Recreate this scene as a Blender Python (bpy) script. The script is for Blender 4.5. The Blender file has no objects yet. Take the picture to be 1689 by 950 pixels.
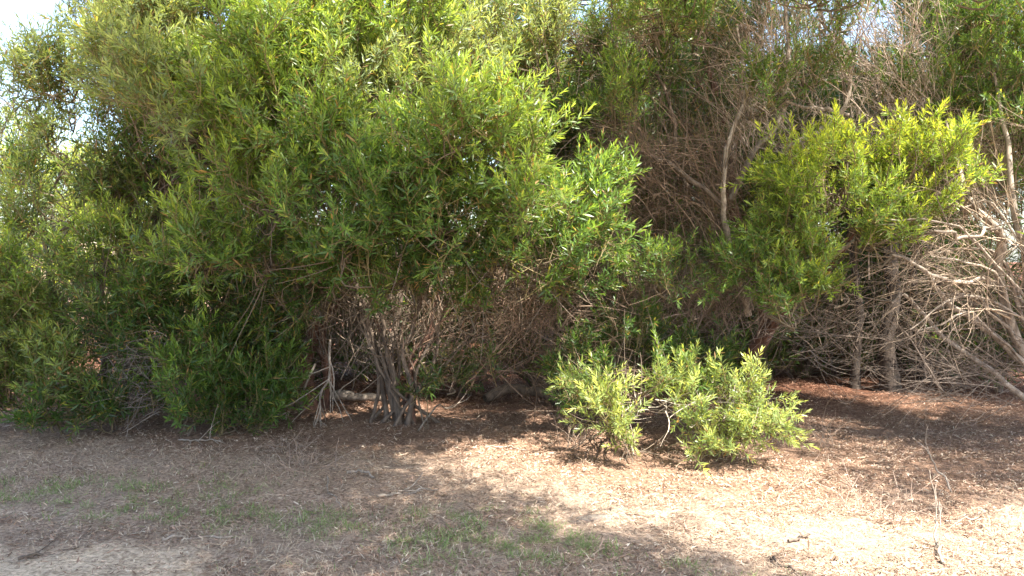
import bpy, math
import numpy as np
from mathutils import Vector

# ------------------------------------------------------------------ camera, sky, sun, exposure
SC = bpy.context.scene
F, CAMZ, HOR = 1300.0, 1.55, 430.0
PITCH = math.atan((475.0 - HOR) / F)
cam_d = bpy.data.cameras.new('camera')
cam = bpy.data.objects.new('camera', cam_d)
SC.collection.objects.link(cam)
SC.camera = cam
cam.location = (0, 0, CAMZ)
cam.rotation_euler = (math.pi / 2 - PITCH, 0, 0)
cam_d.sensor_width = 36
cam_d.lens = 36 * F / 1689.0
cam_d.clip_end = 3000
cam_d.clip_start = 0.05

SUN_EL, SUN_AZ = math.radians(59), math.radians(142)      # azimuth measured from +Y, clockwise
SUN = np.array([math.sin(SUN_AZ) * math.cos(SUN_EL), math.cos(SUN_AZ) * math.cos(SUN_EL), math.sin(SUN_EL)])
W = bpy.data.worlds.new('World')
SC.world = W
W.use_nodes = True
nt = W.node_tree
bg = nt.nodes['Background']
sk = nt.nodes.new('ShaderNodeTexSky')
sk.sky_type = 'NISHITA'
sk.sun_disc = False
sk.sun_elevation = SUN_EL
sk.sun_rotation = SUN_AZ
sk.dust_density = 2.0
nt.links.new(sk.outputs[0], bg.inputs[0])
bg.inputs[1].default_value = 0.14
sun_d = bpy.data.lights.new('sun', 'SUN')
sun_d.energy = 5.0
sun_d.angle = math.radians(0.5)
sun_d.color = (1.0, 0.95, 0.86)
sun_o = bpy.data.objects.new('sun', sun_d)
SC.collection.objects.link(sun_o)
sun_o.location = (0, 0, 20)
sun_o.rotation_euler = Vector(-SUN).to_track_quat('-Z', 'Y').to_euler()
SC.view_settings.view_transform = 'Standard'
SC.view_settings.look = 'None'
SC.view_settings.exposure = 2.3
SC.view_settings.gamma = 1
SC.cycles.max_bounces = 8
SC.cycles.diffuse_bounces = 4
SC.cycles.transmission_bounces = 6
SC.cycles.transparent_max_bounces = 4

# ------------------------------------------------------------------ helpers
rng = np.random.default_rng(11)
cp, sp_ = math.cos(PITCH), math.sin(PITCH)


def ray(px, py):
    a, b = (px - 844.5) / F, (475 - py) / F
    return np.array([a, cp + b * sp_, -sp_ + b * cp])


def P(px, py, d):
    r = ray(px, py)
    p = r * (d / r[1])
    p[2] += CAMZ
    return p


def G(px, py):
    r = ray(px, py)
    p = r * (-CAMZ / r[2])
    p[2] = 0
    return p


def nrm(v):
    return v / np.maximum(np.linalg.norm(v, axis=-1, keepdims=True), 1e-9)


def _hash(i):
    x = np.sin(i[..., 0] * 127.1 + i[..., 1] * 311.7 + i[..., 2] * 74.7) * 43758.5453
    return x - np.floor(x)


def vnoise(p):
    p = np.asarray(p, float)
    i = np.floor(p)
    f = p - i
    f = f * f * (3 - 2 * f)
    o = 0
    for a in (0, 1):
        for b in (0, 1):
            for c in (0, 1):
                w = (f[..., 0] if a else 1 - f[..., 0]) * (f[..., 1] if b else 1 - f[..., 1]) * (f[..., 2] if c else 1 - f[..., 2])
                o = o + w * _hash(i + np.array([a, b, c]))
    return o


def fbm(p, oct=3):
    s, a, t = 0, .5, 0
    for k in range(oct):
        s = s + a * vnoise(np.asarray(p) * 2 ** k + 17.3 * k)
        t += a
        a *= .5
    return s / t


def ground_z(x, y):
    x = np.asarray(x, float)
    y = np.asarray(y, float)
    q = np.stack([x * .8, y * .8, np.zeros_like(x)], -1)
    h = (fbm(q, 3) - .5) * .12
    h = h + .05 * np.exp(-((x + 2.2) ** 2 / 3 + (y - 7.6) ** 2 / 1.2))
    return h


class Geo:
    """collects vertex, face and colour arrays, linked as ONE mesh"""
    def __init__(s):
        s.v, s.q, s.t, s.c, s.n = [], [], [], [], 0

    def add(s, v, quads=None, tris=None, col=None):
        v = v.reshape(-1, 3)
        if quads is not None and len(quads):
            s.q.append(quads.reshape(-1, 4) + s.n)
        if tris is not None and len(tris):
            s.t.append(tris.reshape(-1, 3) + s.n)
        if col is None:
            col = np.ones((len(v), 3)) * .5
        s.v.append(v)
        s.c.append(col.reshape(-1, 3))
        s.n += len(v)

    def build(s, name, mat, parent=None, origin=(0, 0, 0), smooth=False):
        me = bpy.data.meshes.new(name)
        v = np.concatenate(s.v) - np.asarray(origin)
        c = np.concatenate(s.c)
        q = np.concatenate(s.q) if s.q else np.zeros((0, 4), int)
        t = np.concatenate(s.t) if s.t else np.zeros((0, 3), int)
        me.vertices.add(len(v))
        me.vertices.foreach_set('co', v.astype(np.float32).ravel())
        loops = np.concatenate([q.ravel(), t.ravel()]).astype(np.int32)
        me.loops.add(len(loops))
        me.loops.foreach_set('vertex_index', loops)
        tot = np.concatenate([np.full(len(q), 4), np.full(len(t), 3)]).astype(np.int32)
        st = np.concatenate([[0], np.cumsum(tot)[:-1]]).astype(np.int32)
        me.polygons.add(len(tot))
        me.polygons.foreach_set('loop_start', st)
        me.polygons.foreach_set('loop_total', tot)
        if smooth:
            me.polygons.foreach_set('use_smooth', np.ones(len(tot), bool))
        at = me.color_attributes.new('tint', 'FLOAT_COLOR', 'POINT')
        at.data.foreach_set('color', np.concatenate([c, np.ones((len(c), 1))], 1).astype(np.float32).ravel())
        me.update(calc_edges=True)
        me.materials.append(mat)
        o = bpy.data.objects.new(name, me)
        SC.collection.objects.link(o)
        if parent is not None:
            o.parent = parent
        else:
            o.location = origin
        return o


def tubes(geo, Pt, R, sides=3, col=None):
    """Pt (N,K,3) paths, R (N,K) radii"""
    N, K, _ = Pt.shape
    T = nrm(np.gradient(Pt, axis=1))
    mean = np.abs(T.mean(axis=1))
    ref = np.eye(3)[np.argmin(mean, axis=1)][:, None, :]
    u = nrm(np.cross(T, np.broadcast_to(ref, T.shape)))
    w = np.cross(T, u)
    a = np.arange(sides) / sides * 2 * math.pi
    V = Pt[:, :, None, :] + R[:, :, None, None] * (np.cos(a)[None, None, :, None] * u[:, :, None, :] + np.sin(a)[None, None, :, None] * w[:, :, None, :])
    base = (np.arange(N) * K * sides)[:, None, None]
    k = (np.arange(K - 1) * sides)[None, :, None]
    j = np.arange(sides)[None, None, :]
    j2 = (j + 1) % sides
    q = np.stack([base + k + j, base + k + j2, base + k + sides + j2, base + k + sides + j], -1)
    c = None
    if col is not None:
        c = np.broadcast_to(np.asarray(col)[:, None, None, :] if np.ndim(col) == 2 else np.asarray(col)[None, None, None, :], (N, K, sides, 3))
    geo.add(V, q, None, c)


def curve(pts, K=14, wob=.03):
    """Catmull-Rom through points, with a wobble that leaves the ends alone"""
    p = np.array(pts, float)
    p = np.vstack([2 * p[0] - p[1], p, 2 * p[-1] - p[-2]])
    n = len(p) - 3
    out = []
    for t in np.linspace(0, n - 1e-6, K):
        i = int(t)
        f = t - i
        a, b, c, d = p[i:i + 4]
        out.append(.5 * (2 * b + (c - a) * f + (2 * a - 5 * b + 4 * c - d) * f * f + (3 * b - a - 3 * c + d) * f ** 3))
    out = np.array(out)
    s = np.sin(np.linspace(0, math.pi, K))[:, None]
    nz = rng.normal(size=(K, 3))
    nz = (nz + np.roll(nz, 1, 0) + np.roll(nz, -1, 0)) / 2
    return out + nz * wob * s


def grow(start, d, L, K=6, wander=.25, bend=(0, 0, 0)):
    """vectorised wandering paths: start (N,3), d (N,3), L (N)"""
    N = len(start)
    p = start.copy()
    d = nrm(d)
    out = [p]
    bend = np.asarray(bend, float)
    drift = rng.normal(size=(N, 3)) * wander * .5
    for k in range(K - 1):
        d = nrm(d + (rng.normal(size=(N, 3)) * wander + drift + bend) / (K - 1) * 1.6)
        p = p + d * (L / (K - 1))[:, None]
        out.append(p)
    return np.stack(out, 1)


def fork(paths, n, ang=.6, lo=.3, wander=.25, lens=(.3, .6), bend=(0, 0, 0), K=5):
    N, Kp, _ = paths.shape
    i = rng.integers(0, N, n)
    t = rng.uniform(lo, .98, n) * (Kp - 1)
    k = np.minimum(t.astype(int), Kp - 2)
    f = (t - k)[:, None]
    s = paths[i, k] * (1 - f) + paths[i, k + 1] * f
    d = nrm(paths[i, k + 1] - paths[i, k]) + rng.normal(size=(n, 3)) * ang
    L = rng.uniform(lens[0], lens[1], n)
    return grow(s, d, L, K, wander, bend)


def taper(paths, r0, r1):
    N, K, _ = paths.shape
    t = np.linspace(0, 1, K)[None, :]
    r0 = np.broadcast_to(np.asarray(r0, float), (N,))[:, None]
    r1 = np.broadcast_to(np.asarray(r1, float), (N,))[:, None]
    return r0 * (1 - t) + r1 * t


# ------------------------------------------------------------------ materials
def mat(name):
    m = bpy.data.materials.new(name)
    m.use_nodes = True
    n = m.node_tree.nodes
    return m, n, m.node_tree.links, n['Principled BSDF'], n['Material Output']


def leaf_material():
    m, n, l, b, o = mat('leaf')
    a = n.new('ShaderNodeAttribute'); a.attribute_name = 'tint'
    b.inputs['Roughness'].default_value = .42
    b.inputs['Specular IOR Level'].default_value = .5
    l.new(a.outputs['Color'], b.inputs['Base Color'])
    tr = n.new('ShaderNodeBsdfTranslucent')
    mx = n.new('ShaderNodeMix'); mx.data_type = 'RGBA'; mx.blend_type = 'MULTIPLY'
    mx.inputs[0].default_value = 1
    l.new(a.outputs['Color'], mx.inputs[6])
    mx.inputs[7].default_value = (3.0, 2.6, 1.3, 1)
    l.new(mx.outputs[2], tr.inputs['Color'])
    ms = n.new('ShaderNodeMixShader'); ms.inputs[0].default_value = .42
    l.new(b.outputs[0], ms.inputs[1]); l.new(tr.outputs[0], ms.inputs[2])
    l.new(ms.outputs[0], o.inputs[0])
    return m


def bark_material(name, c1, c2, scale=9, bump=.6):
    m, n, l, b, o = mat(name)
    g = n.new('ShaderNodeNewGeometry')
    mp = n.new('ShaderNodeMapping'); mp.inputs['Scale'].default_value = (scale, scale, scale * .35)
    nz = n.new('ShaderNodeTexNoise'); nz.inputs['Scale'].default_value = 2.2; nz.inputs['Detail'].default_value = 8
    nz.inputs['Roughness'].default_value = .7
    cr = n.new('ShaderNodeValToRGB')
    cr.color_ramp.elements[0].position = .36; cr.color_ramp.elements[0].color = (*c1, 1)
    cr.color_ramp.elements[1].position = .66; cr.color_ramp.elements[1].color = (*c2, 1)
    l.new(g.outputs['Position'], mp.inputs[0]); l.new(mp.outputs[0], nz.inputs[0]); l.new(nz.outputs[0], cr.inputs[0])
    l.new(cr.outputs[0], b.inputs['Base Color'])
    bp = n.new('ShaderNodeBump'); bp.inputs['Strength'].default_value = bump; bp.inputs['Distance'].default_value = .02
    l.new(nz.outputs[0], bp.inputs['Height']); l.new(bp.outputs[0], b.inputs['Normal'])
    b.inputs['Roughness'].default_value = .85
    return m


def tint_material(name, rough=.8, trans=0.0):
    m, n, l, b, o = mat(name)
    a = n.new('ShaderNodeAttribute'); a.attribute_name = 'tint'
    l.new(a.outputs['Color'], b.inputs['Base Color'])
    b.inputs['Roughness'].default_value = rough
    b.inputs['Specular IOR Level'].default_value = .3
    if trans:
        tr = n.new('ShaderNodeBsdfTranslucent')
        l.new(a.outputs['Color'], tr.inputs['Color'])
        ms = n.new('ShaderNodeMixShader'); ms.inputs[0].default_value = trans
        l.new(b.outputs[0], ms.inputs[1]); l.new(tr.outputs[0], ms.inputs[2])
        l.new(ms.outputs[0], o.inputs[0])
    return m


def ground_material():
    m, n, l, b, o = mat('soil_and_litter')
    g = n.new('ShaderNodeNewGeometry')
    a = n.new('ShaderNodeAttribute'); a.attribute_name = 'tint'

    def noise(scale, detail=6, rough=.65, stretch=None):
        nz = n.new('ShaderNodeTexNoise'); nz.inputs['Scale'].default_value = scale
        nz.inputs['Detail'].default_value = detail; nz.inputs['Roughness'].default_value = rough
        if stretch:
            mp = n.new('ShaderNodeMapping'); mp.inputs['Scale'].default_value = stretch
            mp.inputs['Rotation'].default_value = (0, 0, .6)
            l.new(g.outputs['Position'], mp.inputs[0]); l.new(mp.outputs[0], nz.inputs[0])
        else:
            l.new(g.outputs['Position'], nz.inputs[0])
        return nz
    n1, n2, n3 = noise(45), noise(7), noise(30, 4, .6, (1, 3.5, 1))
    cr = n.new('ShaderNodeValToRGB')
    cr.color_ramp.elements[0].position = .33; cr.color_ramp.elements[0].color = (.45, .42, .40, 1)
    cr.color_ramp.elements[1].position = .68; cr.color_ramp.elements[1].color = (1.45, 1.45, 1.45, 1)
    l.new(n1.outputs[0], cr.inputs[0])
    cr2 = n.new('ShaderNodeValToRGB')
    cr2.color_ramp.elements[0].position = .3; cr2.color_ramp.elements[0].color = (.72, .70, .68, 1)
    cr2.color_ramp.elements[1].position = .7; cr2.color_ramp.elements[1].color = (1.22, 1.2, 1.18, 1)
    l.new(n2.outputs[0], cr2.inputs[0])
    m1 = n.new('ShaderNodeMix'); m1.data_type = 'RGBA'; m1.blend_type = 'MULTIPLY'; m1.inputs[0].default_value = 1
    l.new(a.outputs['Color'], m1.inputs[6]); l.new(cr.outputs[0], m1.inputs[7])
    m2 = n.new('ShaderNodeMix'); m2.data_type = 'RGBA'; m2.blend_type = 'MULTIPLY'; m2.inputs[0].default_value = 1
    l.new(m1.outputs[2], m2.inputs[6]); l.new(cr2.outputs[0], m2.inputs[7])
    l.new(m2.outputs[2], b.inputs['Base Color'])
    ad = n.new('ShaderNodeMath'); ad.operation = 'ADD'
    l.new(n1.outputs[0], ad.inputs[0]); l.new(n3.outputs[0], ad.inputs[1])
    bp = n.new('ShaderNodeBump'); bp.inputs['Strength'].default_value = .9; bp.inputs['Distance'].default_value = .02
    l.new(ad.outputs[0], bp.inputs['Height']); l.new(bp.outputs[0], b.inputs['Normal'])
    b.inputs['Roughness'].default_value = .95
    b.inputs['Specular IOR Level'].default_value = .15
    return m


M_LEAF = leaf_material()
M_BARK = bark_material('brown_bark', (.05, .034, .024), (.17, .125, .09))
M_PALE = bark_material('pale_bark', (.13, .10, .075), (.40, .33, .26))
M_RED = bark_material('reddish_bark', (.06, .028, .018), (.20, .10, .065))
M_SHADED = bark_material('shaded_bark', (.022, .016, .012), (.075, .052, .038))  # bark darkened: the hollow's shade is put into its colour
M_TWIG = tint_material('twig', .75)
M_DRY = tint_material('dry_leaf', .75, .15)
M_GRASS = tint_material('grass_blade', .6, .35)
M_GROUND = ground_material()
M_STONE = bark_material('stone', (.13, .10, .08), (.27, .22, .17), 14, .8)


def tag(o, label=None, cat=None, group=None, kind=None):
    for k, v in (('label', label), ('category', cat), ('group', group), ('kind', kind)):
        if v:
            o[k] = v


def empty(name, loc, label, cat, group=None):
    o = bpy.data.objects.new(name, None)
    SC.collection.objects.link(o)
    o.location = loc
    o.empty_display_size = .2
    tag(o, label, cat, group)
    return o


# ------------------------------------------------------------------ ground
def zones(x, y):
    """returns sand, straw, litter weights on the ground plane (what the ground is made of)"""
    q = np.stack([x * 1.1, y * 1.1, np.full_like(x, 3.)], -1)
    n = fbm(q, 4) - .5
    # the sandy track crosses the lower left corner
    s = (-(x + 1.15) * .55 - (y - 3.9) * 1.0) + n * 2.6 + (vnoise(np.stack([x * 6, y * 6, x * 0 + 9], -1)) - .5) * .5
    sand = np.clip(s * 2.2, 0, 1)
    edge = 6.35 - .16 * (x + 2) * (x < -2) - .62 * np.clip(x + .8, 0, 1.6) - .15 * np.clip(x - .8, 0, 5)
    lit = np.clip(((y - edge) + n * 1.6) * 1.3 + .5, 0, 1)
    return sand, lit


ax = np.concatenate([-np.geomspace(9, 600, 40)[::-1], np.linspace(-8.8, 8.8, 300), np.geomspace(9, 600, 40)])
ay = np.concatenate([-np.geomspace(1, 600, 30)[::-1], np.linspace(-.8, 15, 320), np.geomspace(15.3, 900, 40)])
X, Y = np.meshgrid(ax, ay)
Z = ground_z(X, Y)
bank = np.clip((Y - 13) / 10, 0, 1) * np.clip((-X - 2.2) / 5, 0, 1)
Z = Z + bank * 2.2
near = np.clip((12 - np.hypot(X, Y - 5)) / 3, 0, 1)
Z = Z + near * (vnoise(np.stack([X * 9, Y * 9, X * 0], -1)) - .5) * .025
sand, lit = zones(X, Y)
c_sand, c_straw, c_lit = np.array([.62, .49, .36]), np.array([.35, .265, .20]), np.array([.25, .16, .11])  # straw and front litter paled: sunlit whiteness put into their colour
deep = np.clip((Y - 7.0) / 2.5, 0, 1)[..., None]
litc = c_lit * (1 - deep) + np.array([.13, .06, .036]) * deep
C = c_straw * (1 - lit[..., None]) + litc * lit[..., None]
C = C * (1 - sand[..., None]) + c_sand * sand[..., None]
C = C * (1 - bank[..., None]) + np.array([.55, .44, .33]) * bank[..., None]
ny, nx = X.shape
idx = np.arange(ny * nx).reshape(ny, nx)
quads = np.stack([idx[:-1, :-1], idx[:-1, 1:], idx[1:, 1:], idx[1:, :-1]], -1)
gg = Geo()
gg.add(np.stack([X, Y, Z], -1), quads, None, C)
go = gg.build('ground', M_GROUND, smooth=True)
tag(go, kind='structure')

# ------------------------------------------------------------------ shoots: a stem tip with its spiral of narrow leaves
LV = np.array([[0, 0, 0], [-.5, .30, 0], [.5, .30, 0], [-.42, .66, 0], [.42, .66, 0], [0, 1, 0]], float)
LT = np.array([[0, 2, 1], [3, 4, 5]])
LQ = np.array([[1, 2, 4, 3]])


def make_proto(nl, lw=.15, openess=1.0):
    V, T = [], []
    for k in range(nl):
        t = (k + .5) / nl
        az = k * 2.39996 + rng.normal() * .25
        th = (1.15 * (1 - t) ** .8 + .16) * openess + rng.normal() * .13
        L = .42 * (1 - .42 * t) * (1 - .35 * max(0, .25 - t) * 4) * rng.uniform(.8, 1.15)
        w = L * lw * rng.uniform(.85, 1.2)
        v = LV.copy()
        v[:, 0] *= w
        v[:, 1] *= L
        v[:, 2] = -(LV[:, 1] ** 2) * L * rng.uniform(-.12, .14) + np.abs(LV[:, 0]) * w * .35
        roll = rng.normal() * .45
        cr, sr = math.cos(roll), math.sin(roll)
        v = v @ np.array([[cr, 0, sr], [0, 1, 0], [-sr, 0, cr]])
        # local y -> leaf direction, at angle th from stem axis z
        d = np.array([math.sin(th), 0, math.cos(th)])
        nn = np.array([-math.cos(th), 0, math.sin(th)])
        s = np.cross(d, nn)
        v = v[:, [0]] * s + v[:, [1]] * d + v[:, [2]] * nn
        ca, sa = math.cos(az), math.sin(az)
        v = v @ np.array([[ca, sa, 0], [-sa, ca, 0], [0, 0, 1]])
        v[:, 2] += .08 + .84 * t
        V.append(v)
        T.append(t)
    return np.array(V), np.array(T)


PRO = {n: [make_proto(n) for _ in range(14)] for n in (9, 14, 19)}


def shoots(leaf, stem, pos, dirs, size, pal, nl=14, young=None):
    """pos (N,3), dirs (N,3), size (N); pal = (old, young) colours; young (N) 0..1"""
    N = len(pos)
    if N == 0:
        return
    z = nrm(dirs)
    h = rng.normal(size=(N, 3))
    x = nrm(np.cross(h, z))
    y = np.cross(z, x)
    which = rng.integers(0, 14, N)
    if young is None:
        young = rng.uniform(0, 1, N)
    old, yg = np.array(pal[0]), np.array(pal[1])
    for w in range(14):
        m = np.where(which == w)[0]
        if not len(m):
            continue
        V, T = PRO[nl][w]
        n = len(T)
        B = np.stack([x[m], y[m], z[m]], 1)
        out = np.einsum('lvi,nij->nlvj', V, B) * size[m][:, None, None, None] + pos[m][:, None, None, :]
        mix = np.clip((T[None, :] ** 1.3) * (.25 + 1.0 * young[m][:, None]) + rng.normal(size=(len(m), n)) * .10, 0, 1)[..., None]
        c = old * (1 - mix) + yg * mix
        c = c * rng.uniform(.72, 1.25, (len(m), n, 1))
        dead = rng.uniform(size=(len(m), n)) < .022
        c[dead] = np.array([.24, .15, .06])
        wan = rng.uniform(size=(len(m), n)) < .05
        c[wan] = c[wan] * .4 + np.array([.30, .28, .06]) * .6
        c = np.broadcast_to(c[:, :, None, :], (len(m), n, 6, 3))
        b = (np.arange(len(m) * n) * 6)[:, None, None]
        leaf.add(out, b + LQ[None], b + LT[None], c)
    K = np.linspace(-.25, .9, 3)
    path = pos[:, None, :] + z[:, None, :] * (size[:, None] * K[None, :])[..., None]
    tubes(stem, path, taper(path, size * .014 + .0008, .0008), 3, np.array([.16, .13, .05]))


# what has to be in the sun: stretches of ground and whole clumps; crowns leave gaps up-sun of them
PATCH = np.array([G(*p)[:2] for p in [(760, 735), (960, 735), (1110, 770), (1290, 790), (1400, 850), (1560, 838), (1689, 800), (1900, 800),
                                       (1900, 980), (1290, 980), (1190, 915), (1050, 860), (880, 800), (760, 780)]])


def in_poly(x, y, poly):
    c = np.zeros(x.shape, bool)
    j = len(poly) - 1
    for i in range(len(poly)):
        xi, yi = poly[i]
        xj, yj = poly[j]
        c ^= ((yi > y) != (yj > y)) & (x < (xj - xi) * (y - yi) / (yj - yi + 1e-12) + xi)
        j = i
    return c


LIT = []      # (centre, radius)


def sun_keep(p, keep=.06, own=-1):
    x = p[:, 0] - SUN[0] / SUN[2] * p[:, 2]
    y = p[:, 1] - SUN[1] / SUN[2] * p[:, 2]
    jit = rng.normal(size=(len(p), 2)) * .06
    blocked = in_poly(x + jit[:, 0], y + jit[:, 1], PATCH)
    for k, (c, r) in enumerate(LIT):
        v = p - c
        t = v @ SUN
        perp = np.linalg.norm(v - t[:, None] * SUN, axis=1)
        blocked |= (t > r * .9) & (perp < r * .95)
    return (~blocked) | (rng.uniform(size=len(p)) < keep)


# palettes: (old leaf, young leaf)
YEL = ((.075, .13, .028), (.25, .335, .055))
WHT = ((.15, .21, .07), (.40, .46, .16))  # pale grey-green: direct sun on the low clumps put into leaf colour
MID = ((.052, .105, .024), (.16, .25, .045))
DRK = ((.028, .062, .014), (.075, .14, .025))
GRY = ((.10, .14, .055), (.25, .30, .11))  # grey-green, lightened to carry the hazy glow at upper left
BRT = ((.11, .185, .03), (.40, .46, .055))  # yellow-green, raised in tone to carry sunlight on the leaves


class Shrub:
    def __init__(s, name, base, label, cat, group=None):
        s.base = np.array(base, float)
        s.base[2] = float(ground_z(s.base[0], s.base[1]))
        s.root = empty(name, s.base, label, cat, group)
        s.leaf, s.stem, s.dead = Geo(), Geo(), Geo()

    def limb(s, pts, r0, r1, m=None, name='limb', K=16, wob=.03, sides=9, forks=0):
        pts = [np.array(p, float) for p in pts]
        c = curve(pts, K, wob)
        r = np.linspace(0, 1, K)
        R = r0 * (1 - r) ** .8 + r1 * r
        R = R * (1 + rng.normal(size=K) * .06)
        if name == 'trunk':
            R[0] *= 1.5
            R[1] *= 1.2
        g = Geo()
        tubes(g, c[None], R[None], sides)
        if name == 'limb' or name == 'trunk':
            g.build(name, m or M_BARK, s.root, s.base, smooth=True)
        if forks:
            b = fork(c[None], forks, .7, .3, .3, (.3, .9), (0, 0, .1), 7)
            tubes(s.stem, b, taper(b, r1 * .4 + .0025, .0016), 4, np.array([.14, .105, .075]))
        return c

    def clump(s, px, py, d, rx, ry, rd, pal=MID, dens=1.0, size=.2, node=None, nl=14, up=.45, gap=.36, open_=False, thr=.0, free=False):
        c = P(px, py, d)
        a, b = rx / F * d, ry / F * d
        R = np.array([a, rd, b])
        area = math.pi * a * b
        n = max(3, int(46 * dens * area * (1 + rd)))
        u = nrm(rng.normal(size=(n, 3)))
        rad = rng.uniform(.35, 1.0, n) ** .5
        lob = .72 + .5 * vnoise(u * 2.3 + rng.uniform(0, 50, 3))
        off = u * rad[:, None] * lob[:, None]
        o = c + off * R
        g = vnoise(o * 3.1 + 5) > gap
        o, u = o[g], u[g]
        if not free:
            k = sun_keep(o)
            o, u = o[k], u[k]
        k = o[:, 2] > .10
        o, u = o[k], u[k]
        n = len(o)
        if n == 0:
            return c
        upv = np.array([0, -.12, up])
        D = nrm(u * .6 + upv + rng.normal(size=(n, 3)) * .28)
        L = rng.uniform(.22, .5, n) * size / .2
        path = grow(o - D * L[:, None] * .6, D, L, 5, .25, (0, 0, .12))
        path[..., 2] = np.maximum(path[..., 2], .05)
        tubes(s.stem, path, taper(path, .0045, .0018), 3, np.array([.17, .13, .07]))
        nd = c - np.array([0, 0, b * .75]) + np.array([0, rd * .4, 0]) if node is None else np.array(node)
        nd[2] = max(nd[2], .08)
        m = rng.uniform(size=n) < .6
        st = nd + rng.normal(size=(m.sum(), 3)) * .05
        en = path[m, 0]
        t = np.linspace(0, 1, 6)[None, :, None]
        mid = rng.normal(size=(m.sum(), 1, 3)) * .07
        br = st[:, None] * (1 - t) + en[:, None] * t + np.sin(t * math.pi) * (mid + np.array([0, 0, -.04]))
        tubes(s.stem, br, taper(br, .010, .004), 4, np.array([.12, .09, .06]))
        ns = 8
        i = np.repeat(np.arange(n), ns)
        tt = np.tile(np.linspace(.25, 1, ns), n) * 4
        kk = np.minimum(tt.astype(int), 3)
        f = (tt - kk)[:, None]
        pos = path[i, kk] * (1 - f) + path[i, kk + 1] * f
        dd = nrm(D[i] * .55 + np.array([0, -.05, up]) + rng.normal(size=(len(i), 3)) * .42)
        sz = size * rng.uniform(.7, 1.25, len(i))
        pos = pos + dd * sz[:, None] * .15
        # young growth sits at the outside of a crown
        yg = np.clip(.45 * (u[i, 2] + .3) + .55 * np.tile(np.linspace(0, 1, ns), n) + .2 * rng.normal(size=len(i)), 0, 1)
        shoots(s.leaf, s.stem, pos, dd, sz, pal, nl, yg)
        return c

    def crown(s, c, R, n=46):
        u = nrm(rng.normal(size=(n, 3)))
        o = c + u * rng.uniform(.2, 1, (n, 1)) ** .5 * R
        o = o[sun_keep(o, .0)]
        i = np.repeat(np.arange(len(o)), 8)
        p = o[i] + rng.normal(size=(len(i), 3)) * .16
        shoots(s.leaf, s.stem, p, rng.normal(size=(len(i), 3)) + np.array([0, 0, .5]), rng.uniform(.25, .38, len(i)), MID, 9)

    def twigs(s, px, py, d, rx, ry, rd, n, direc, L=(.3, .8), spread=.35, r=.0035, col=(.22, .16, .12), bend=(0, 0, 0), forks=3, wander=.3, sun=True, gap=.0):
        c = P(px, py, d)
        R = np.array([rx / F * d, rd, ry / F * d])
        o = c + rng.uniform(-1, 1, (n, 3)) * R
        if sun:
            k = sun_keep(o, .30)
            o = o[k]
        if gap:
            o = o[vnoise(o * 2.4 + 9) > gap]
        n = len(o)
        if not n:
            return
        dd = nrm(np.array(direc, float)) + rng.normal(size=(n, 3)) * spread
        L1 = rng.uniform(L[0], L[1], n)
        p = grow(o, dd, L1, 8, wander, bend)
        p[..., 2] = np.maximum(p[..., 2], .02)
        cc = np.array(col) * rng.uniform(.6, 1.5, (n, 1))
        rr = r * np.exp(rng.normal(size=n) * .45)
        tubes(s.dead, p, taper(p, rr, rr * .35), 3, cc)
        if forks:
            m = n * forks
            q = fork(p, m, .45, .15, wander, (L[0] * .35, L[1] * .55), bend, 6)
            q[..., 2] = np.maximum(q[..., 2], .02)
            cc = np.array(col) * rng.uniform(.6, 1.5, (m, 1))
            tubes(s.dead, q, taper(q, r * .55, r * .25), 3, cc)

    def done(s):
        if s.leaf.n:
            s.leaf.build('crown', M_LEAF, s.root, s.base)
        if s.stem.n:
            s.stem.build('branches', M_TWIG, s.root, s.base, smooth=True)
        if s.dead.n:
            s.dead.build('dead_twigs', M_TWIG, s.root, s.base, smooth=True)


LIT += [(P(740, 210, 5.7), .5), (P(850, 240, 5.8), .4), (P(570, 110, 6.4), .55), (P(400, 110, 6.3), .6), (P(450, 300, 5.9), .35), (P(620, 200, 6.2), .4), (P(300, 150, 6.3), .4), (P(1400, 300, 6.5), .62), (P(1510, 260, 6.4), .4), (P(1020, 670, 6.15), .35), (P(1200, 690, 6.1), .36), (P(1350, 430, 6.3), .3),
        (P(880, 100, 7.9), .6), (P(1430, 90, 7.2), .55), (P(1100, 30, 7.6), .3), (P(1640, 400, 6.2), .35), (P(1550, 350, 6.5), .35), (P(1640, 120, 6.8), .45), (P(1600, 480, 6.3), .5), (P(1670, 300, 6.4), .5), (P(1560, 400, 6.3), .45), (P(1300, 150, 7.3), .3), (P(1198, 330, 6.95), .25), (P(1330, 30, 7.3), .3), (P(1540, 60, 7.2), .35)]

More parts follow.
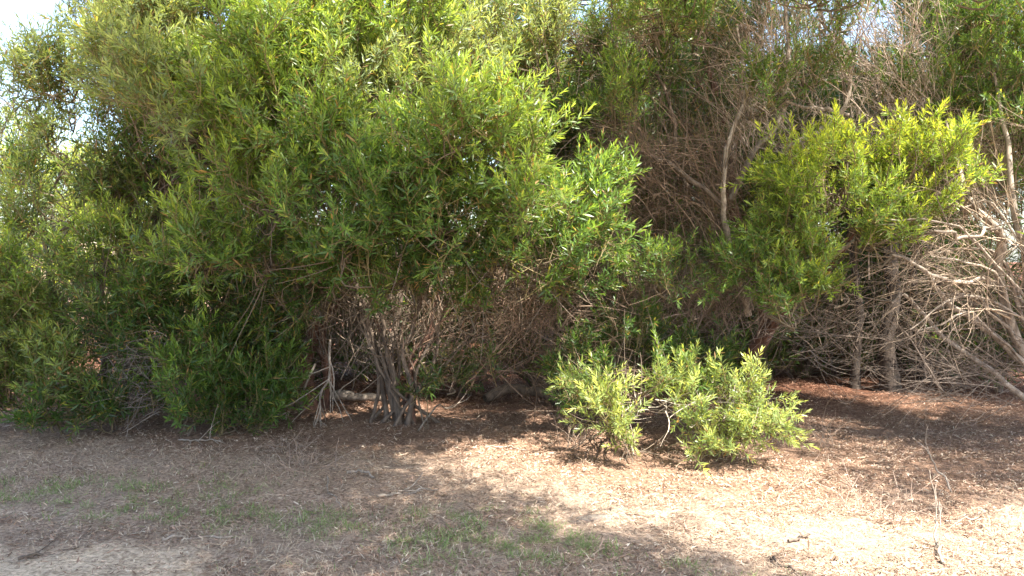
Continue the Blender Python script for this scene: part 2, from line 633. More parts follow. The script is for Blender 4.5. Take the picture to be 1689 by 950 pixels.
# ------------------------------------------------------------------ shrub A: the big one left of centre
A = Shrub('tall_shrub', G(665, 706), 'tall bright green shrub on crooked stems left of the middle', 'shrub', 'tall narrow-leaved shrubs')
b0 = A.base
ca = [(300, 170, 6.1, 120, 100, .55, GRY), (400, 90, 6.3, 120, 80, .6, YEL), (520, 60, 6.6, 120, 80, .6, YEL), (480, 190, 6.1, 110, 80, .5, YEL),
      (600, 150, 6.4, 80, 90, .5, GRY), (380, 230, 6.2, 110, 70, .5, YEL), (240, 110, 6.6, 90, 80, .5, GRY), (560, 260, 6.1, 90, 60, .5, MID),
      (660, 40, 6.9, 100, 70, .6, YEL), (740, 210, 5.7, 105, 75, .4, YEL), (830, 235, 5.8, 70, 60, .35, YEL), (700, 300, 6.0, 90, 60, .45, MID),
      (440, 315, 5.9, 85, 50, .4, YEL), (560, 385, 5.8, 90, 55, .4, MID), (650, 340, 5.8, 70, 50, .4, MID), (740, 360, 5.9, 85, 55, .4, MID),
      (860, 345, 5.9, 75, 60, .4, YEL), (950, 370, 6.2, 65, 60, .4, MID), (900, 410, 6.0, 60, 45, .35, MID), (330, 410, 6.1, 70, 45, .4, YEL),
      (430, 420, 6.2, 80, 45, .4, MID), (800, 420, 6.3, 80, 40, .4, DRK), (660, 430, 6.3, 90, 40, .4, DRK), (980, 330, 6.5, 45, 50, .3, MID),
      (300, 20, 7.0, 110, 70, .6, GRY), (760, 120, 6.9, 70, 60, .5, GRY),
      (480, 455, 6.5, 60, 35, .35, MID), (560, 450, 6.4, 60, 30, .3, MID), (860, 460, 6.4, 60, 40, .35, MID), (940, 455, 6.6, 50, 35, .3, MID), (620, 480, 6.5, 40, 30, .3, MID), (700, 465, 6.4, 50, 28, .3, DRK), (520, 490, 6.7, 40, 30, .3, DRK), (790, 490, 6.6, 40, 35, .3, MID)]
# the part of the crown above the picture: it shades the ground in front
cup = [(250, -80, 7.0, 170, 90, .9, MID), (480, -90, 7.2, 170, 100, .9, YEL), (700, -80, 7.4, 120, 90, .8, MID), (380, -210, 7.8, 220, 100, 1.0, MID), (620, -220, 8.0, 180, 90, .9, MID),
       (480, -330, 8.3, 220, 80, .9, MID)]
hub = [b0 + np.array([dx, dy, z]) for dx, dy, z in ((-.25, .0, .9), (.15, -.1, 1.0), (-.05, .2, 1.2), (.45, .0, 1.1), (-.5, .2, 1.1))]
stems = [[(0, 0, -.05), (-.10, 0, .35), (-.25, 0, .9), (-.55, -.2, 1.5), (-.9, -.5, 2.1)],
         [(.04, -.06, -.05), (.10, -.12, .25), (.02, -.1, .6), (.15, -.1, 1.0), (.25, -.5, 1.7), (.35, -.9, 2.2)],
         [(-.06, .05, -.05), (-.16, .1, .5), (-.05, .2, 1.2), (.1, .2, 2.1), (.1, .2, 3.0)],
         [(.10, 0, -.05), (.06, .05, .3), (.12, .05, .65), (.45, .0, 1.05), (.62, -.1, 1.55), (.9, -.4, 2.0)],
         [(-.14, .02, -.05), (-.22, .1, .4), (-.36, .2, 1.1), (-1.0, .1, 1.9), (-1.6, -.2, 2.6)],
         [(-.02, -.05, -.05), (-.07, -.02, .4), (-.18, -.05, .8), (-.28, -.1, 1.5), (-.35, -.3, 2.3)]]
ends = []
for k in range(9):
    ex, ez = rng.uniform(-1.2, 1.1), rng.uniform(1.5, 2.3)
    stems.append([(rng.normal() * .17, rng.normal() * .10, -.04), (ex * .30 + rng.normal() * .06, rng.normal() * .1, .45), (ex * .55 + rng.normal() * .06, rng.normal() * .12, ez * .55), (ex, -.3 + rng.normal() * .2, ez)])
for k, st in enumerate(stems):
    pts = [b0 + np.array(p) for p in st]
    A.limb(pts, (.029, .025, .027, .022, .025, .02)[k] if k < 6 else rng.uniform(.010, .018), .012, (M_BARK, M_BARK, M_BARK, M_RED)[k % 4], 'trunk', 20, .025, 9, forks=10)
    ends.append(pts)
for k, c in enumerate(ca + cup):
    cc = P(*c[:3])
    e = [p for pts in ends for p in pts[-3:]]
    n = e[int(np.argmin([np.linalg.norm(cc - q) for q in e]))]
    node = cc + np.array([0, .2, -.25 * c[4] / 80])
    if np.linalg.norm(node - n) > .3:
        A.limb([n, n * .5 + node * .5 + np.array([0, .05, -.08]), node], .022, .008, None, 'limb', 9, .03, 6, forks=8)
    A.clump(c[0], c[1], c[2], c[3], c[4], c[5], c[6], node=node, nl=19 if k < len(ca) else 9, size=.22 if k < len(ca) else .3, dens=1.5 if k < len(ca) else .5, gap=.36)
A.twigs(640, 530, 7.3, 110, 110, .5, 150, (0.1, 0, 1), (.3, .9), .5, .0034, (.12, .09, .065), (0, 0, 0), 3, wander=.5)  # twig tints lowered: shade under the crown put into the colour
A.twigs(780, 520, 7.1, 110, 90, .5, 200, (.3, 0, .6), (.2, .6), .8, .0028, (.16, .10, .065), (0, 0, -.1), 3, wander=.5)
A.twigs(500, 300, 6.9, 260, 140, .4, 200, (0, -.2, .7), (.2, .6), .6, .003, (.17, .12, .09), (0, 0, 0), 3)
for (x, y, d, rx, ry) in ((735, 620, 6.9, 45, 25), (800, 600, 7.0, 50, 25), (690, 640, 7.1, 30, 15), (765, 500, 6.6, 30, 20)):
    A.clump(x, y, d, rx, ry, .25, DRK, dens=.8, size=.17, gap=.25)
A.done()

# ------------------------------------------------------------------ shrub B: dark reddish trunk behind, low skirt of leaves
B = Shrub('tall_shrub', G(515, 682), 'red-barked shrub with a low green skirt of leaves, left of the crooked stems', 'shrub', 'tall narrow-leaved shrubs')
b0 = B.base
for st, r, m in (([(0, 0, -.05), (-.05, 0, .4), (.03, 0, .9), (-.15, .1, 1.6), (-.4, .1, 2.4)], .10, M_RED),
                 ([(.06, .02, -.05), (.16, 0, .35), (.12, .05, .8), (.5, .1, 1.4), (.9, .2, 2.2)], .06, M_RED),
                 ([(-.08, 0, .0), (-.3, -.1, .35), (-.7, -.3, .7), (-1.1, -.6, .9)], .05, M_BARK),
                 ([(-.03, -.05, .0), (-.25, -.2, .2), (-.5, -.5, .3), (-.8, -.9, .45)], .04, M_BARK)):
    B.limb([b0 + np.array(p) for p in st], r, .02, m, 'trunk', 18, .025, 10, forks=12)
for c in ((330, 600, 7.0, 75, 50, .4, MID), (310, 655, 6.8, 60, 45, .35, MID), (380, 670, 6.9, 75, 40, .4, DRK), (440, 620, 7.1, 60, 55, .4, MID), (400, 560, 7.3, 70, 50, .4, DRK),
          (350, 520, 7.2, 75, 45, .4, DRK), (450, 520, 7.6, 60, 60, .4, DRK), (390, 470, 7.4, 110, 45, .4, DRK), (360, 715, 6.75, 60, 16, .25, DRK), (520, 460, 7.9, 80, 50, .5, DRK),
          (590, 480, 8.6, 70, 60, .5, DRK), (440, 250, 8.5, 200, 150, .8, MID), (600, 100, 8.8, 200, 130, .8, MID), (430, 690, 6.95, 40, 22, .2, MID)):
    B.clump(*c, dens=1.3, nl=19 if c[2] < 7.3 else 9, size=.2 if c[2] < 7.3 else .27, gap=.28)
B.twigs(500, 520, 7.8, 120, 100, .4, 380, (0, 0, 1), (.3, .8), .6, .003, (.15, .12, .10), (0, 0, 0), 3)
B.twigs(545, 470, 7.3, 40, 60, .2, 160, (-.2, 0, .8), (.3, .8), .5, .003, (.28, .22, .17), (0, 0, 0), 3)
B.done()

# ------------------------------------------------------------------ shrub C: left thicket, leaves down to the ground
Cc = Shrub('tall_shrub', G(150, 700), 'grey-green shrub at the left edge, its leaves reaching from the sky down to the ground', 'shrub', 'tall narrow-leaved shrubs')
b0 = Cc.base
for st, r in (([(0, .3, -.05), (.05, .3, .6), (.1, .4, 1.3), (.2, .4, 2.3), (.4, .5, 3.4)], .06), ([(.1, .3, 0), (.3, .3, .7), (.5, .2, 1.5), (.7, .1, 2.5), (.8, 0, 3.3)], .06),
              ([(-.1, .3, 0), (-.4, .2, .5), (-.6, .4, 1.1), (-.7, .5, 2.0)], .035)):
    Cc.limb([b0 + np.array(p) for p in st], r, .02, M_BARK, 'trunk', 18, .03, 9, forks=14)
GR2 = ((.08, .125, .038), (.21, .27, .07))  # grey-green again, with the hazy glow lightening its tone
for c in ((190, 560, 7.0, 70, 60, .4, DRK), (110, 620, 6.9, 80, 50, .4, GR2), (30, 640, 6.9, 60, 50, .4, GR2), (190, 660, 6.95, 60, 35, .35, DRK), (60, 550, 7.1, 80, 50, .4, GR2), (90, 690, 6.75, 70, 22, .25, DRK),
          (150, 490, 7.0, 90, 50, .4, GR2), (230, 470, 7.0, 60, 60, .4, MID), (30, 470, 6.9, 60, 50, .35, YEL), (70, 420, 7.0, 60, 30, .35, YEL), (240, 400, 7.2, 50, 45, .4, GR2), (210, 330, 7.4, 55, 40, .4, GR2),
          (120, 300, 7.3, 50, 28, .35, DRK), (50, 300, 7.3, 50, 30, .35, MID), (250, 250, 7.3, 80, 60, .4, MID), (170, 200, 7.2, 60, 45, .4, GRY), (100, 150, 7.1, 70, 35, .4, GRY), (160, 120, 7.3, 60, 40, .4, GR2),
          (70, 205, 7.1, 60, 30, .3, GRY), (100, 250, 7.2, 40, 26, .3, GR2), (170, 290, 7.2, 50, 40, .35, GR2), (60, 350, 7.0, 60, 30, .35, GR2), (170, 420, 7.0, 70, 45, .35, YEL), (90, 110, 7.2, 60, 34, .3, GRY), (200, 60, 7.5, 60, 50, .4, GRY), (150, 40, 7.6, 40, 30, .3, GRY), (30, 150, 7.1, 32, 28, .3, GRY), (30, 85, 7.3, 20, 14, .2, GRY), (280, 100, 7.9, 90, 80, .5, MID), (270, 330, 7.9, 70, 60, .5, DRK), (240, 160, 8.0, 90, 60, .5, MID), (20, 250, 7.4, 30, 25, .3, DRK), (-40, 540, 6.8, 60, 160, .5, GR2),
          (-60, 200, 7.3, 60, 120, .5, MID)):
    Cc.clump(*c, dens=1.5, nl=14, size=.215, gap=.30 if c[1] > 345 else .40)
for c in ((150, -90, 7.6, 120, 60, .7, MID), (0, -120, 7.8, 130, 70, .7, MID)):
    Cc.clump(*c, dens=.4, nl=9, size=.3, gap=.3)
Cc.twigs(262, 600, 6.9, 25, 50, .2, 70, (-.7, -.2, -.15), (.2, .5), .5, .0030, (.19, .155, .135), (.1, 0, -.1), 3, wander=.5)
Cc.twigs(255, 660, 6.75, 25, 30, .2, 24, (-.8, -.2, -.05), (.2, .5), .5, .0032, (.24, .20, .17), (.1, 0, .2), 2)
Cc.twigs(150, 300, 7.4, 150, 150, .4, 260, (-.3, 0, .6), (.2, .6), .6, .003, (.17, .13, .10), (0, 0, 0), 3)
Cc.done()

# ------------------------------------------------------------------ shrub D: behind the middle
D = Shrub('tall_shrub', G(915, 655) + np.array([0, .4, 0]), 'shaded grey-green shrub standing behind the middle with a brown twig tangle under it', 'shrub', 'tall narrow-leaved shrubs')
b0 = D.base
for st, r in (([(0, 0, -.05), (-.3, 0, .5), (-.2, 0, 1.2), (.1, .2, 2.2), (.1, .3, 3.4)], .09), ([(.1, 0, 0), (.4, 0, .6), (.6, .1, 1.4), (.9, .2, 2.6)], .06), ([(-.1, 0, 0), (-.6, 0, .5), (-.9, .2, 1.3), (-.8, .3, 2.6)], .06)):
    D.limb([b0 + np.array(p) for p in st], r, .02, M_BARK, 'trunk', 18, .03, 9, forks=16)
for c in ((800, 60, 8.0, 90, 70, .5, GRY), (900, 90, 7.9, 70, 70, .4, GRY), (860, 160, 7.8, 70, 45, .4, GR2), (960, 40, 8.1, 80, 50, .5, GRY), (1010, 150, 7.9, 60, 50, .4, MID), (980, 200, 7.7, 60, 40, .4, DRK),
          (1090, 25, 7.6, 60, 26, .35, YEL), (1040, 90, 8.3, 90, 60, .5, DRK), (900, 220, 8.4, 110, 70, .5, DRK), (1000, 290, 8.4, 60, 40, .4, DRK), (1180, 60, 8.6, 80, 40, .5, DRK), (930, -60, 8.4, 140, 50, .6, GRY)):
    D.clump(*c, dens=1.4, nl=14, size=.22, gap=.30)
D.twigs(900, 540, 7.3, 130, 90, .5, 480, (.5, -.2, .35), (.2, .7), .7, .0028, (.16, .11, .075), (0, 0, -.1), 4, wander=.5, gap=.3)  # twig tints dimmed to put the interior shadow into the colour
D.twigs(1000, 420, 7.8, 110, 130, .5, 420, (.2, -.1, .7), (.3, .8), .6, .0028, (.12, .085, .06), (0, 0, 0), 3, wander=.5, gap=.3)
D.twigs(850, 300, 8.2, 200, 200, .5, 400, (.2, 0, .7), (.3, .7), .5, .003, (.15, .11, .085), (0, 0, 0), 3)
D.done()

# ------------------------------------------------------------------ shrub E: right of the middle, with the bright hanging bough
E = Shrub('tall_shrub', G(1245, 672), 'twiggy shrub right of the middle holding out one bright yellow-green bough of leaves', 'shrub', 'tall narrow-leaved shrubs')
b0 = E.base
tr = [b0 + np.array([0, 0, -.05]), P(1240, 600, b0[1]), P(1262, 540, b0[1] - .1), P(1250, 450, b0[1] - .1), P(1205, 330, b0[1] - .1), P(1195, 200, b0[1]), P(1150, 60, b0[1] + .2)]
E.limb(tr, .10, .022, M_RED, 'trunk', 26, .02, 11, forks=16)
tr2 = [P(1255, 560, b0[1] - .1), P(1290, 515, b0[1] - .4), P(1330, 470, b0[1] - .8), P(1390, 400, 6.9), P(1440, 320, 6.6)]
E.limb(tr2, .055, .015, M_RED, 'limb', 18, .02, 8, forks=18)
for pts, r, m in (([P(1235, 520, 7.4), P(1205, 410, 7.2), P(1194, 330, 7.0), P(1202, 250, 7.0), P(1225, 150, 7.2), P(1215, 40, 7.4)], .030, M_PALE),
                  ([P(1196, 345, 7.05), P(1150, 300, 7.1), P(1090, 262, 7.2), P(1020, 235, 7.3), P(975, 200, 7.4)], .022, M_BARK),
                  ([P(1205, 330, 7.4), P(1240, 250, 7.4), P(1290, 190, 7.4), P(1300, 60, 7.5), P(1290, -60, 7.6)], .03, M_PALE),
                  ([P(1250, 450, 7.6), P(1130, 300, 7.7), P(1110, 200, 7.8), P(1060, 60, 7.9)], .03, M_BARK),
                  ([P(1290, 250, 7.4), P(1380, 190, 7.2), P(1400, 100, 7.2), P(1350, 30, 7.2)], .028, M_PALE),
                  ([P(1330, 470, 6.9), P(1420, 380, 6.6), P(1510, 290, 6.4)], .022, M_PALE),
                  ([P(1400, 190, 7.3), P(1330, 170, 7.3), P(1220, 130, 7.3)], .02, M_PALE)):
    E.limb(pts, r, .010, m, 'limb', 16, .03, 8, forks=16)
for c in ((1390, 290, 6.5, 95, 72, .4, BRT), (1305, 290, 6.6, 50, 55, .3, BRT), (1490, 268, 6.4, 80, 50, .35, BRT), (1550, 268, 6.3, 42, 44, .3, BRT), (1430, 350, 6.4, 85, 50, .35, YEL), (1312, 370, 6.6, 75, 60, .35, YEL),
          (1330, 445, 6.4, 55, 45, .3, YEL), (1280, 470, 6.5, 45, 35, .3, MID), (1460, 400, 6.3, 60, 28, .25, BRT), (1520, 345, 6.3, 40, 28, .25, BRT), (1385, 470, 6.3, 30, 22, .2, BRT), (1290, 500, 6.3, 40, 26, .25, MID), (1600, 290, 6.3, 22, 24, .2, BRT), (1240, 420, 6.5, 28, 40, .25, MID)):
    E.clump(*c, dens=1.9, nl=19, size=.17, gap=.33, free=True)
for c in ((1340, 115, 6.85, 60, 26, .25, MID), (1250, 160, 6.8, 55, 28, .25, MID), (1290, 140, 6.85, 50, 26, .25, MID), (1100, 450, 6.7, 70, 35, .25, MID), (1180, 460, 6.8, 50, 40, .3, MID), (1050, 430, 6.8, 45, 30, .3, MID), (1390, 40, 7.0, 40, 18, .2, MID), (1080, 35, 6.9, 60, 28, .25, YEL), (1010, 170, 7.0, 50, 42, .25, YEL), (1160, 30, 7.0, 50, 25, .25, MID), (1230, 20, 7.6, 60, 30, .3, MID), (1150, 20, 7.6, 60, 30, .3, MID)):
    E.clump(*c, dens=1.3, nl=14, size=.17, gap=.28, free=True)
for c in ((1120, -70, 6.9, 170, 70, .6, MID), (1380, -70, 6.5, 200, 55, .7, MID), (1300, -190, 6.2, 260, 90, .9, MID), (1180, -200, 6.6, 120, 60, .8, MID)):  # unseen crown above the view, added to shade twigs and hollow
    E.clump(*c, dens=.8, nl=9, size=.3, gap=.3)
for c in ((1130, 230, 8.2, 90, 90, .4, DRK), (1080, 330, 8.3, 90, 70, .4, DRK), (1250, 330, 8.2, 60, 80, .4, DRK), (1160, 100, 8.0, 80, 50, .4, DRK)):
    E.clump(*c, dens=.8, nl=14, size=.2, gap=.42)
E.twigs(1120, 350, 7.5, 110, 90, .45, 520, (-.5, -.2, .6), (.3, .9), .4, .0030, (.19, .13, .09), (0, 0, -.1), 4, wander=.5, gap=.36)  # brown tint dimmed for the shadow inside the shrub
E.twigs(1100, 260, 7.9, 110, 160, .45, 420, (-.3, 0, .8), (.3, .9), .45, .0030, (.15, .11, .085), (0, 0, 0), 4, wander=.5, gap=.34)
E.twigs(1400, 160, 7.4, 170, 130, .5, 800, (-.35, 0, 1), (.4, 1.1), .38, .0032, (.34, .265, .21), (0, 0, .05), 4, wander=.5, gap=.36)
E.twigs(1150, 510, 7.4, 110, 50, .4, 420, (.2, -.2, .6), (.2, .6), .7, .0028, (.19, .14, .11), (0, 0, 0), 3)
E.twigs(1320, 540, 7.2, 50, 60, .4, 60, (.5, -.3, -.2), (.3, .9), .4, .0034, (.20, .155, .12), (-.1, 0, .5), 3)  # tint darkened to carry the hollow's shade
E.done()

# ------------------------------------------------------------------ shrub Fr: right edge, fan of bare stems
Fr = Shrub('tall_shrub', P(1790, 700, 6.9), 'half-bare shrub with a fan of pale bending stems at the right edge', 'shrub', 'tall narrow-leaved shrubs')
b0 = Fr.base
for st, r, m in (([(0, 0, -.05), P(1700, 600, 6.7), P(1650, 480, 6.5), P(1648, 400, 6.3), P(1600, 330, 6.4), P(1560, 200, 6.6)], .055, M_PALE),
                 ([(0, 0, -.05), P(1740, 560, 6.6), P(1690, 430, 6.5), P(1670, 300, 6.5), P(1640, 120, 6.7)], .05, M_PALE),
                 ([(0, 0, -.05), P(1690, 610, 6.7), P(1590, 520, 6.5), P(1520, 440, 6.4), P(1470, 420, 6.3)], .035, M_PALE),
                 ([(0, 0, -.05), P(1670, 640, 6.7), P(1560, 560, 6.6), P(1500, 490, 6.6), P(1470, 500, 6.5)], .028, M_PALE),
                 ([(0, 0, -.05), P(1760, 520, 6.9), P(1720, 350, 7.0), P(1720, 100, 7.2)], .06, M_BARK),
                 ([P(1650, 470, 6.5), P(1600, 460, 6.3), P(1540, 455, 6.2), P(1500, 430, 6.2)], .018, M_PALE),
                 ([P(1660, 400, 6.3), P(1640, 380, 6.2), P(1590, 385, 6.1), P(1540, 380, 6.1)], .016, M_PALE)):
    pts = [b0 + np.array(p) if isinstance(p, tuple) else p for p in st]
    Fr.limb(pts, r, .009, m, 'limb', 20, .03, 8, forks=6)
for k in range(10):
    ex, ey = rng.uniform(1440, 1600), rng.uniform(300, 560)
    dd_ = rng.uniform(6.1, 6.8)
    a_, m_, e_ = P(1720 + rng.uniform(-20, 60), 620, 6.7), P(ex * .35 + 1690 * .65 + rng.uniform(-20, 20), ey * .5 + 560 * .5 - rng.uniform(20, 90), dd_), P(ex, ey, dd_)
    Fr.limb([b0 + np.array([rng.normal() * .05, rng.normal() * .05, 0]), a_, m_, e_], rng.uniform(.010, .022), .005, M_PALE, 'limb', 16, .04, 7, forks=7)
for c in ((1600, 70, 7.0, 70, 45, .4, MID), (1660, 110, 6.8, 60, 60, .4, MID), (1570, 150, 7.0, 45, 30, .3, MID), (1650, 210, 6.8, 60, 40, .4, MID), (1560, 60, 7.3, 60, 30, .4, DRK), (1680, 30, 7.1, 50, 40, .4, MID), (1740, 150, 6.8, 60, 120, .4, DRK), (1520, 60, 7.3, 40, 22, .3, MID), (1590, 150, 6.9, 50, 35, .3, MID), (1500, 130, 7.2, 35, 20, .25, MID), (1630, 30, 7.0, 60, 30, .3, MID), (1500, 100, 7.2, 35, 20, .3, DRK), (1460, 160, 7.1, 40, 22, .3, DRK)):
    Fr.clump(*c, dens=1.2, nl=19, size=.16, gap=.3, free=True)
for c in ((1640, -70, 6.3, 170, 60, .7, MID), (1600, -200, 5.9, 260, 90, .9, MID), (1850, 0, 6.3, 130, 160, .8, MID), (1850, 300, 6.0, 110, 160, .7, MID)):  # out-of-view crown added over and beside the hollow to shade it
    Fr.clump(*c, dens=.8, nl=9, size=.3, gap=.3)
for k in range(84):  # unseen leaf blobs added overhead, placed up-sun to shade the right hollow
    gx, gy = rng.uniform(1.2, 7.5), rng.uniform(5.2, 13.0)
    if gy < 7.2 and gx < 1.9: gy += 3
    z = 1.55 + .365 * (gy - 2) + rng.uniform(1.15, 1.8)
    Fr.crown(np.array([gx + SUN[0] / SUN[2] * z, gy + SUN[1] / SUN[2] * z, z + .1]), np.array([.8, .8, .4]))
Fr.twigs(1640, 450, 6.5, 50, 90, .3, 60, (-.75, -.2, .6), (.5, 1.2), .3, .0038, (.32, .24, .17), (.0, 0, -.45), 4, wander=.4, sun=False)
Fr.twigs(1660, 540, 6.6, 60, 80, .35, 85, (-.75, -.2, .1), (.5, 1.1), .35, .0030, (.14, .105, .08), (.15, 0, .1), 4, sun=False)  # lower twigs tinted darker, painting in the hollow's shade
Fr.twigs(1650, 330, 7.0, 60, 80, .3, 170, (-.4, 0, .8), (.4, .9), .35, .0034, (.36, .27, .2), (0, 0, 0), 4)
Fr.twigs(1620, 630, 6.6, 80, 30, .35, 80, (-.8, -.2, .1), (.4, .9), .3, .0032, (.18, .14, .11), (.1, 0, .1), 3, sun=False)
Fr.done()

# ------------------------------------------------------------------ low shrubs in the sun
for (bx, by, lab, cl) in (
        (1010, 735, 'low bushy sunlit shrub in the gap, the left of two leafy clumps on the litter',
         ((1000, 640, 6.3, 60, 40, .3, GR2), (1060, 650, 6.1, 40, 30, .25, GR2), (1010, 690, 6.0, 45, 35, .25, WHT), (1045, 740, 5.95, 35, 22, .2, WHT), (1045, 560, 6.9, 60, 35, .3, DRK), (960, 620, 6.7, 50, 45, .3, DRK), (1050, 610, 6.6, 50, 30, .3, MID))),
        (1165, 735, 'sunlit low shrub with glinting leaves, the right of two clumps on the litter',
         ((1150, 640, 6.3, 40, 28, .25, GR2), (1085, 620, 6.4, 50, 28, .25, MID), (1120, 620, 6.5, 40, 22, .25, MID), (1125, 665, 6.2, 38, 24, .22, WHT), (1160, 735, 6.0, 26, 18, .2, WHT), (1240, 655, 6.0, 45, 22, .25, WHT), (1200, 690, 6.0, 45, 28, .25, WHT), (1250, 700, 5.9, 35, 25, .2, WHT), (1210, 735, 5.9, 40, 22, .2, WHT), (1150, 700, 6.0, 24, 20, .2, GR2), (1160, 600, 6.8, 50, 30, .3, DRK)))):
    L_ = Shrub('low_shrub', G(bx, by - 25), lab, 'shrub', 'low shrubs in the sunny gap')
    b0 = L_.base
    for k in range(4):
        c = cl[k]
        e = P(c[0], c[1] + 10, c[2])
        L_.limb([b0 + np.array([rng.normal() * .03, rng.normal() * .03, -.03]), b0 * .5 + e * .5 + np.array([0, 0, .05]), e], .016, .006, M_PALE, 'limb', 10, .02, 7, forks=8)
    for c in cl:
        L_.clump(*c, dens=2.3, nl=19, size=.17, gap=.27, free=True, node=b0 * .5 + P(*c[:3]) * .5, up=.35)
    L_.twigs(bx + 40, by - 60, 6.1, 50, 25, .2, 13, (.3, -.3, .6), (.15, .4), .6, .0035, (.45, .38, .30), (0, 0, 0), 2, sun=False)
    L_.done()

# ------------------------------------------------------------------ far growth closing the view
def far_shrub(x, y, h, w, pal, label, cat='shrub', n=5, trunk=.09, bare=False, dens=.5):
    S = Shrub('background_shrub', (x, y, 0), label, cat, 'shrubs and trees behind the thicket')
    b = S.base
    for k in range(2):
        S.limb([b + np.array([rng.normal() * .1, 0, -.05]), b + np.array([rng.normal() * .15, 0, h * .3]), b + np.array([rng.normal() * w * .3, 0, h * .75])], trunk * (1 - .3 * k), .02, M_BARK, 'trunk', 12, .05, 8, forks=10)
    for k in range(n):
        zc = h * (rng.uniform(.55, .95) if bare else (k + .7) / n)
        c = b + np.array([rng.uniform(-.6, .6) * w, rng.uniform(-.5, .5), zc])
        r = ray_px(c)
        S.clump(r[0], r[1], c[1], w * rng.uniform(.5, .75) / c[1] * F, h / n * 1.1 / c[1] * F, .7, pal, dens=dens, size=.32, nl=9, gap=.25)
    S.done()


def ray_px(c):
    v = c - np.array([0, 0, CAMZ])
    dd = v[1] * cp - v[2] * sp_
    return (844.5 + F * v[0] / dd, 475 - F * (v[1] * sp_ + v[2] * cp) / dd)


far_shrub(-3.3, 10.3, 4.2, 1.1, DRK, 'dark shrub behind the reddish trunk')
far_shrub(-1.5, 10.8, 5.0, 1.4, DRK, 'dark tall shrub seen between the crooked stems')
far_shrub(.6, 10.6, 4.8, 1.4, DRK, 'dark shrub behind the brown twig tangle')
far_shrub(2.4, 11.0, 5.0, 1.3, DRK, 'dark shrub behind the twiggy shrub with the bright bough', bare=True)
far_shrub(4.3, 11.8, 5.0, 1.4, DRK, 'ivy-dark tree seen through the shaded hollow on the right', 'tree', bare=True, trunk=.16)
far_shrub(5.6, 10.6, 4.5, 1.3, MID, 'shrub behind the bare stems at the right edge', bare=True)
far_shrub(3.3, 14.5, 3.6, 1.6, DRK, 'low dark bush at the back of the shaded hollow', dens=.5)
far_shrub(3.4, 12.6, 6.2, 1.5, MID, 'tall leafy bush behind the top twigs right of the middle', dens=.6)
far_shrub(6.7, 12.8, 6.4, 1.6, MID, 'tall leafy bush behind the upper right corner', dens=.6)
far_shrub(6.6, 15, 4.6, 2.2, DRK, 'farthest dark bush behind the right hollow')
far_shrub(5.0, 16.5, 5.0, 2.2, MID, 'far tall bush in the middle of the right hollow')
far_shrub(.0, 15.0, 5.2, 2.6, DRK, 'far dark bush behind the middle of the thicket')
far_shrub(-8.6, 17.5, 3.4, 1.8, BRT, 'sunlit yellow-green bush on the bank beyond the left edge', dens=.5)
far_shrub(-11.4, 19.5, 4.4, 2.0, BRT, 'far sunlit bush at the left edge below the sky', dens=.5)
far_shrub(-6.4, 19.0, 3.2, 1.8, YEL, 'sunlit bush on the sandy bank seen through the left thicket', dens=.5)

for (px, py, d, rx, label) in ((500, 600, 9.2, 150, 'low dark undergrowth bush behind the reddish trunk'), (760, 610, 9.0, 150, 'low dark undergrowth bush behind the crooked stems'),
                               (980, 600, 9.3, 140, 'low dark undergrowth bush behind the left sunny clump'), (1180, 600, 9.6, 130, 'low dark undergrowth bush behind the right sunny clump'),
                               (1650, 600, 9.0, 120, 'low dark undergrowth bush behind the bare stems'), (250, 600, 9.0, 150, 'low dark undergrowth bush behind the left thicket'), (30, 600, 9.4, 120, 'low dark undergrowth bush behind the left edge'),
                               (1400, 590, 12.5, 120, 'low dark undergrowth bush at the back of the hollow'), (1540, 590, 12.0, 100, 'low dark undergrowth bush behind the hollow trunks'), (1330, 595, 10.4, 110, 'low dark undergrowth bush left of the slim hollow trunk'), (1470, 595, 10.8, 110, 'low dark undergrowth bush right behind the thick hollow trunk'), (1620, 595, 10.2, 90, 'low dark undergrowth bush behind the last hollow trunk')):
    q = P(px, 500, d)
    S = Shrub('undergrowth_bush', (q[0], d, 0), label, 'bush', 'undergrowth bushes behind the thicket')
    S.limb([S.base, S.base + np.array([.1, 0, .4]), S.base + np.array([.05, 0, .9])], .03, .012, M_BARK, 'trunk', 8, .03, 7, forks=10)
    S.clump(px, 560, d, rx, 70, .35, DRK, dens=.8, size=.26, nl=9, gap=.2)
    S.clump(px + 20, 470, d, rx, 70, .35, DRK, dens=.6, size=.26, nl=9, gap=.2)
    S.twigs(px, 570, d - .4, rx, 70, .3, 110, (0, 0, 1), (.3, .8), .7, .004, (.09, .065, .05), (0, 0, 0), 3)  # twig tint lowered so the background reads as shaded
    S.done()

# unseen tree, position guessed; crown blobs placed up-sun to shade the left foreground
T = Shrub('shade_tree', (-1.2, -3.2, 0), 'unseen tree added behind the viewer, its crown placed to shade the left foreground', 'tree')
T.limb([T.base, (-1.1, -3.1, 2), (-.8, -2.6, 4), (-.3, -1.6, 6)], .16, .06, M_BARK, 'trunk', 14, .04, 12)
for k in range(84):
    gy = rng.uniform(1.6, 5.9)
    gx = rng.uniform(-6.5, .75 - (gy - 3.87) * .5)
    if k % 5 == 0: gx, gy = rng.uniform(-4, -1.0), rng.uniform(5.6, 6.7)
    if gx < -3.6: gy = rng.uniform(2.5, 8.2)
    z = rng.uniform(5.2, 7.2)
    c = np.array([gx + SUN[0] / SUN[2] * z, gy + SUN[1] / SUN[2] * z, z])
    T.limb([(-.5, -2.0, 5.0), (c + np.array([-.5, -2., 5.])) / 2, c], .05, .015, M_BARK, 'limb', 8, .05, 6)
    T.crown(c, np.array([1.1, 1.1, .6]))
T.done()

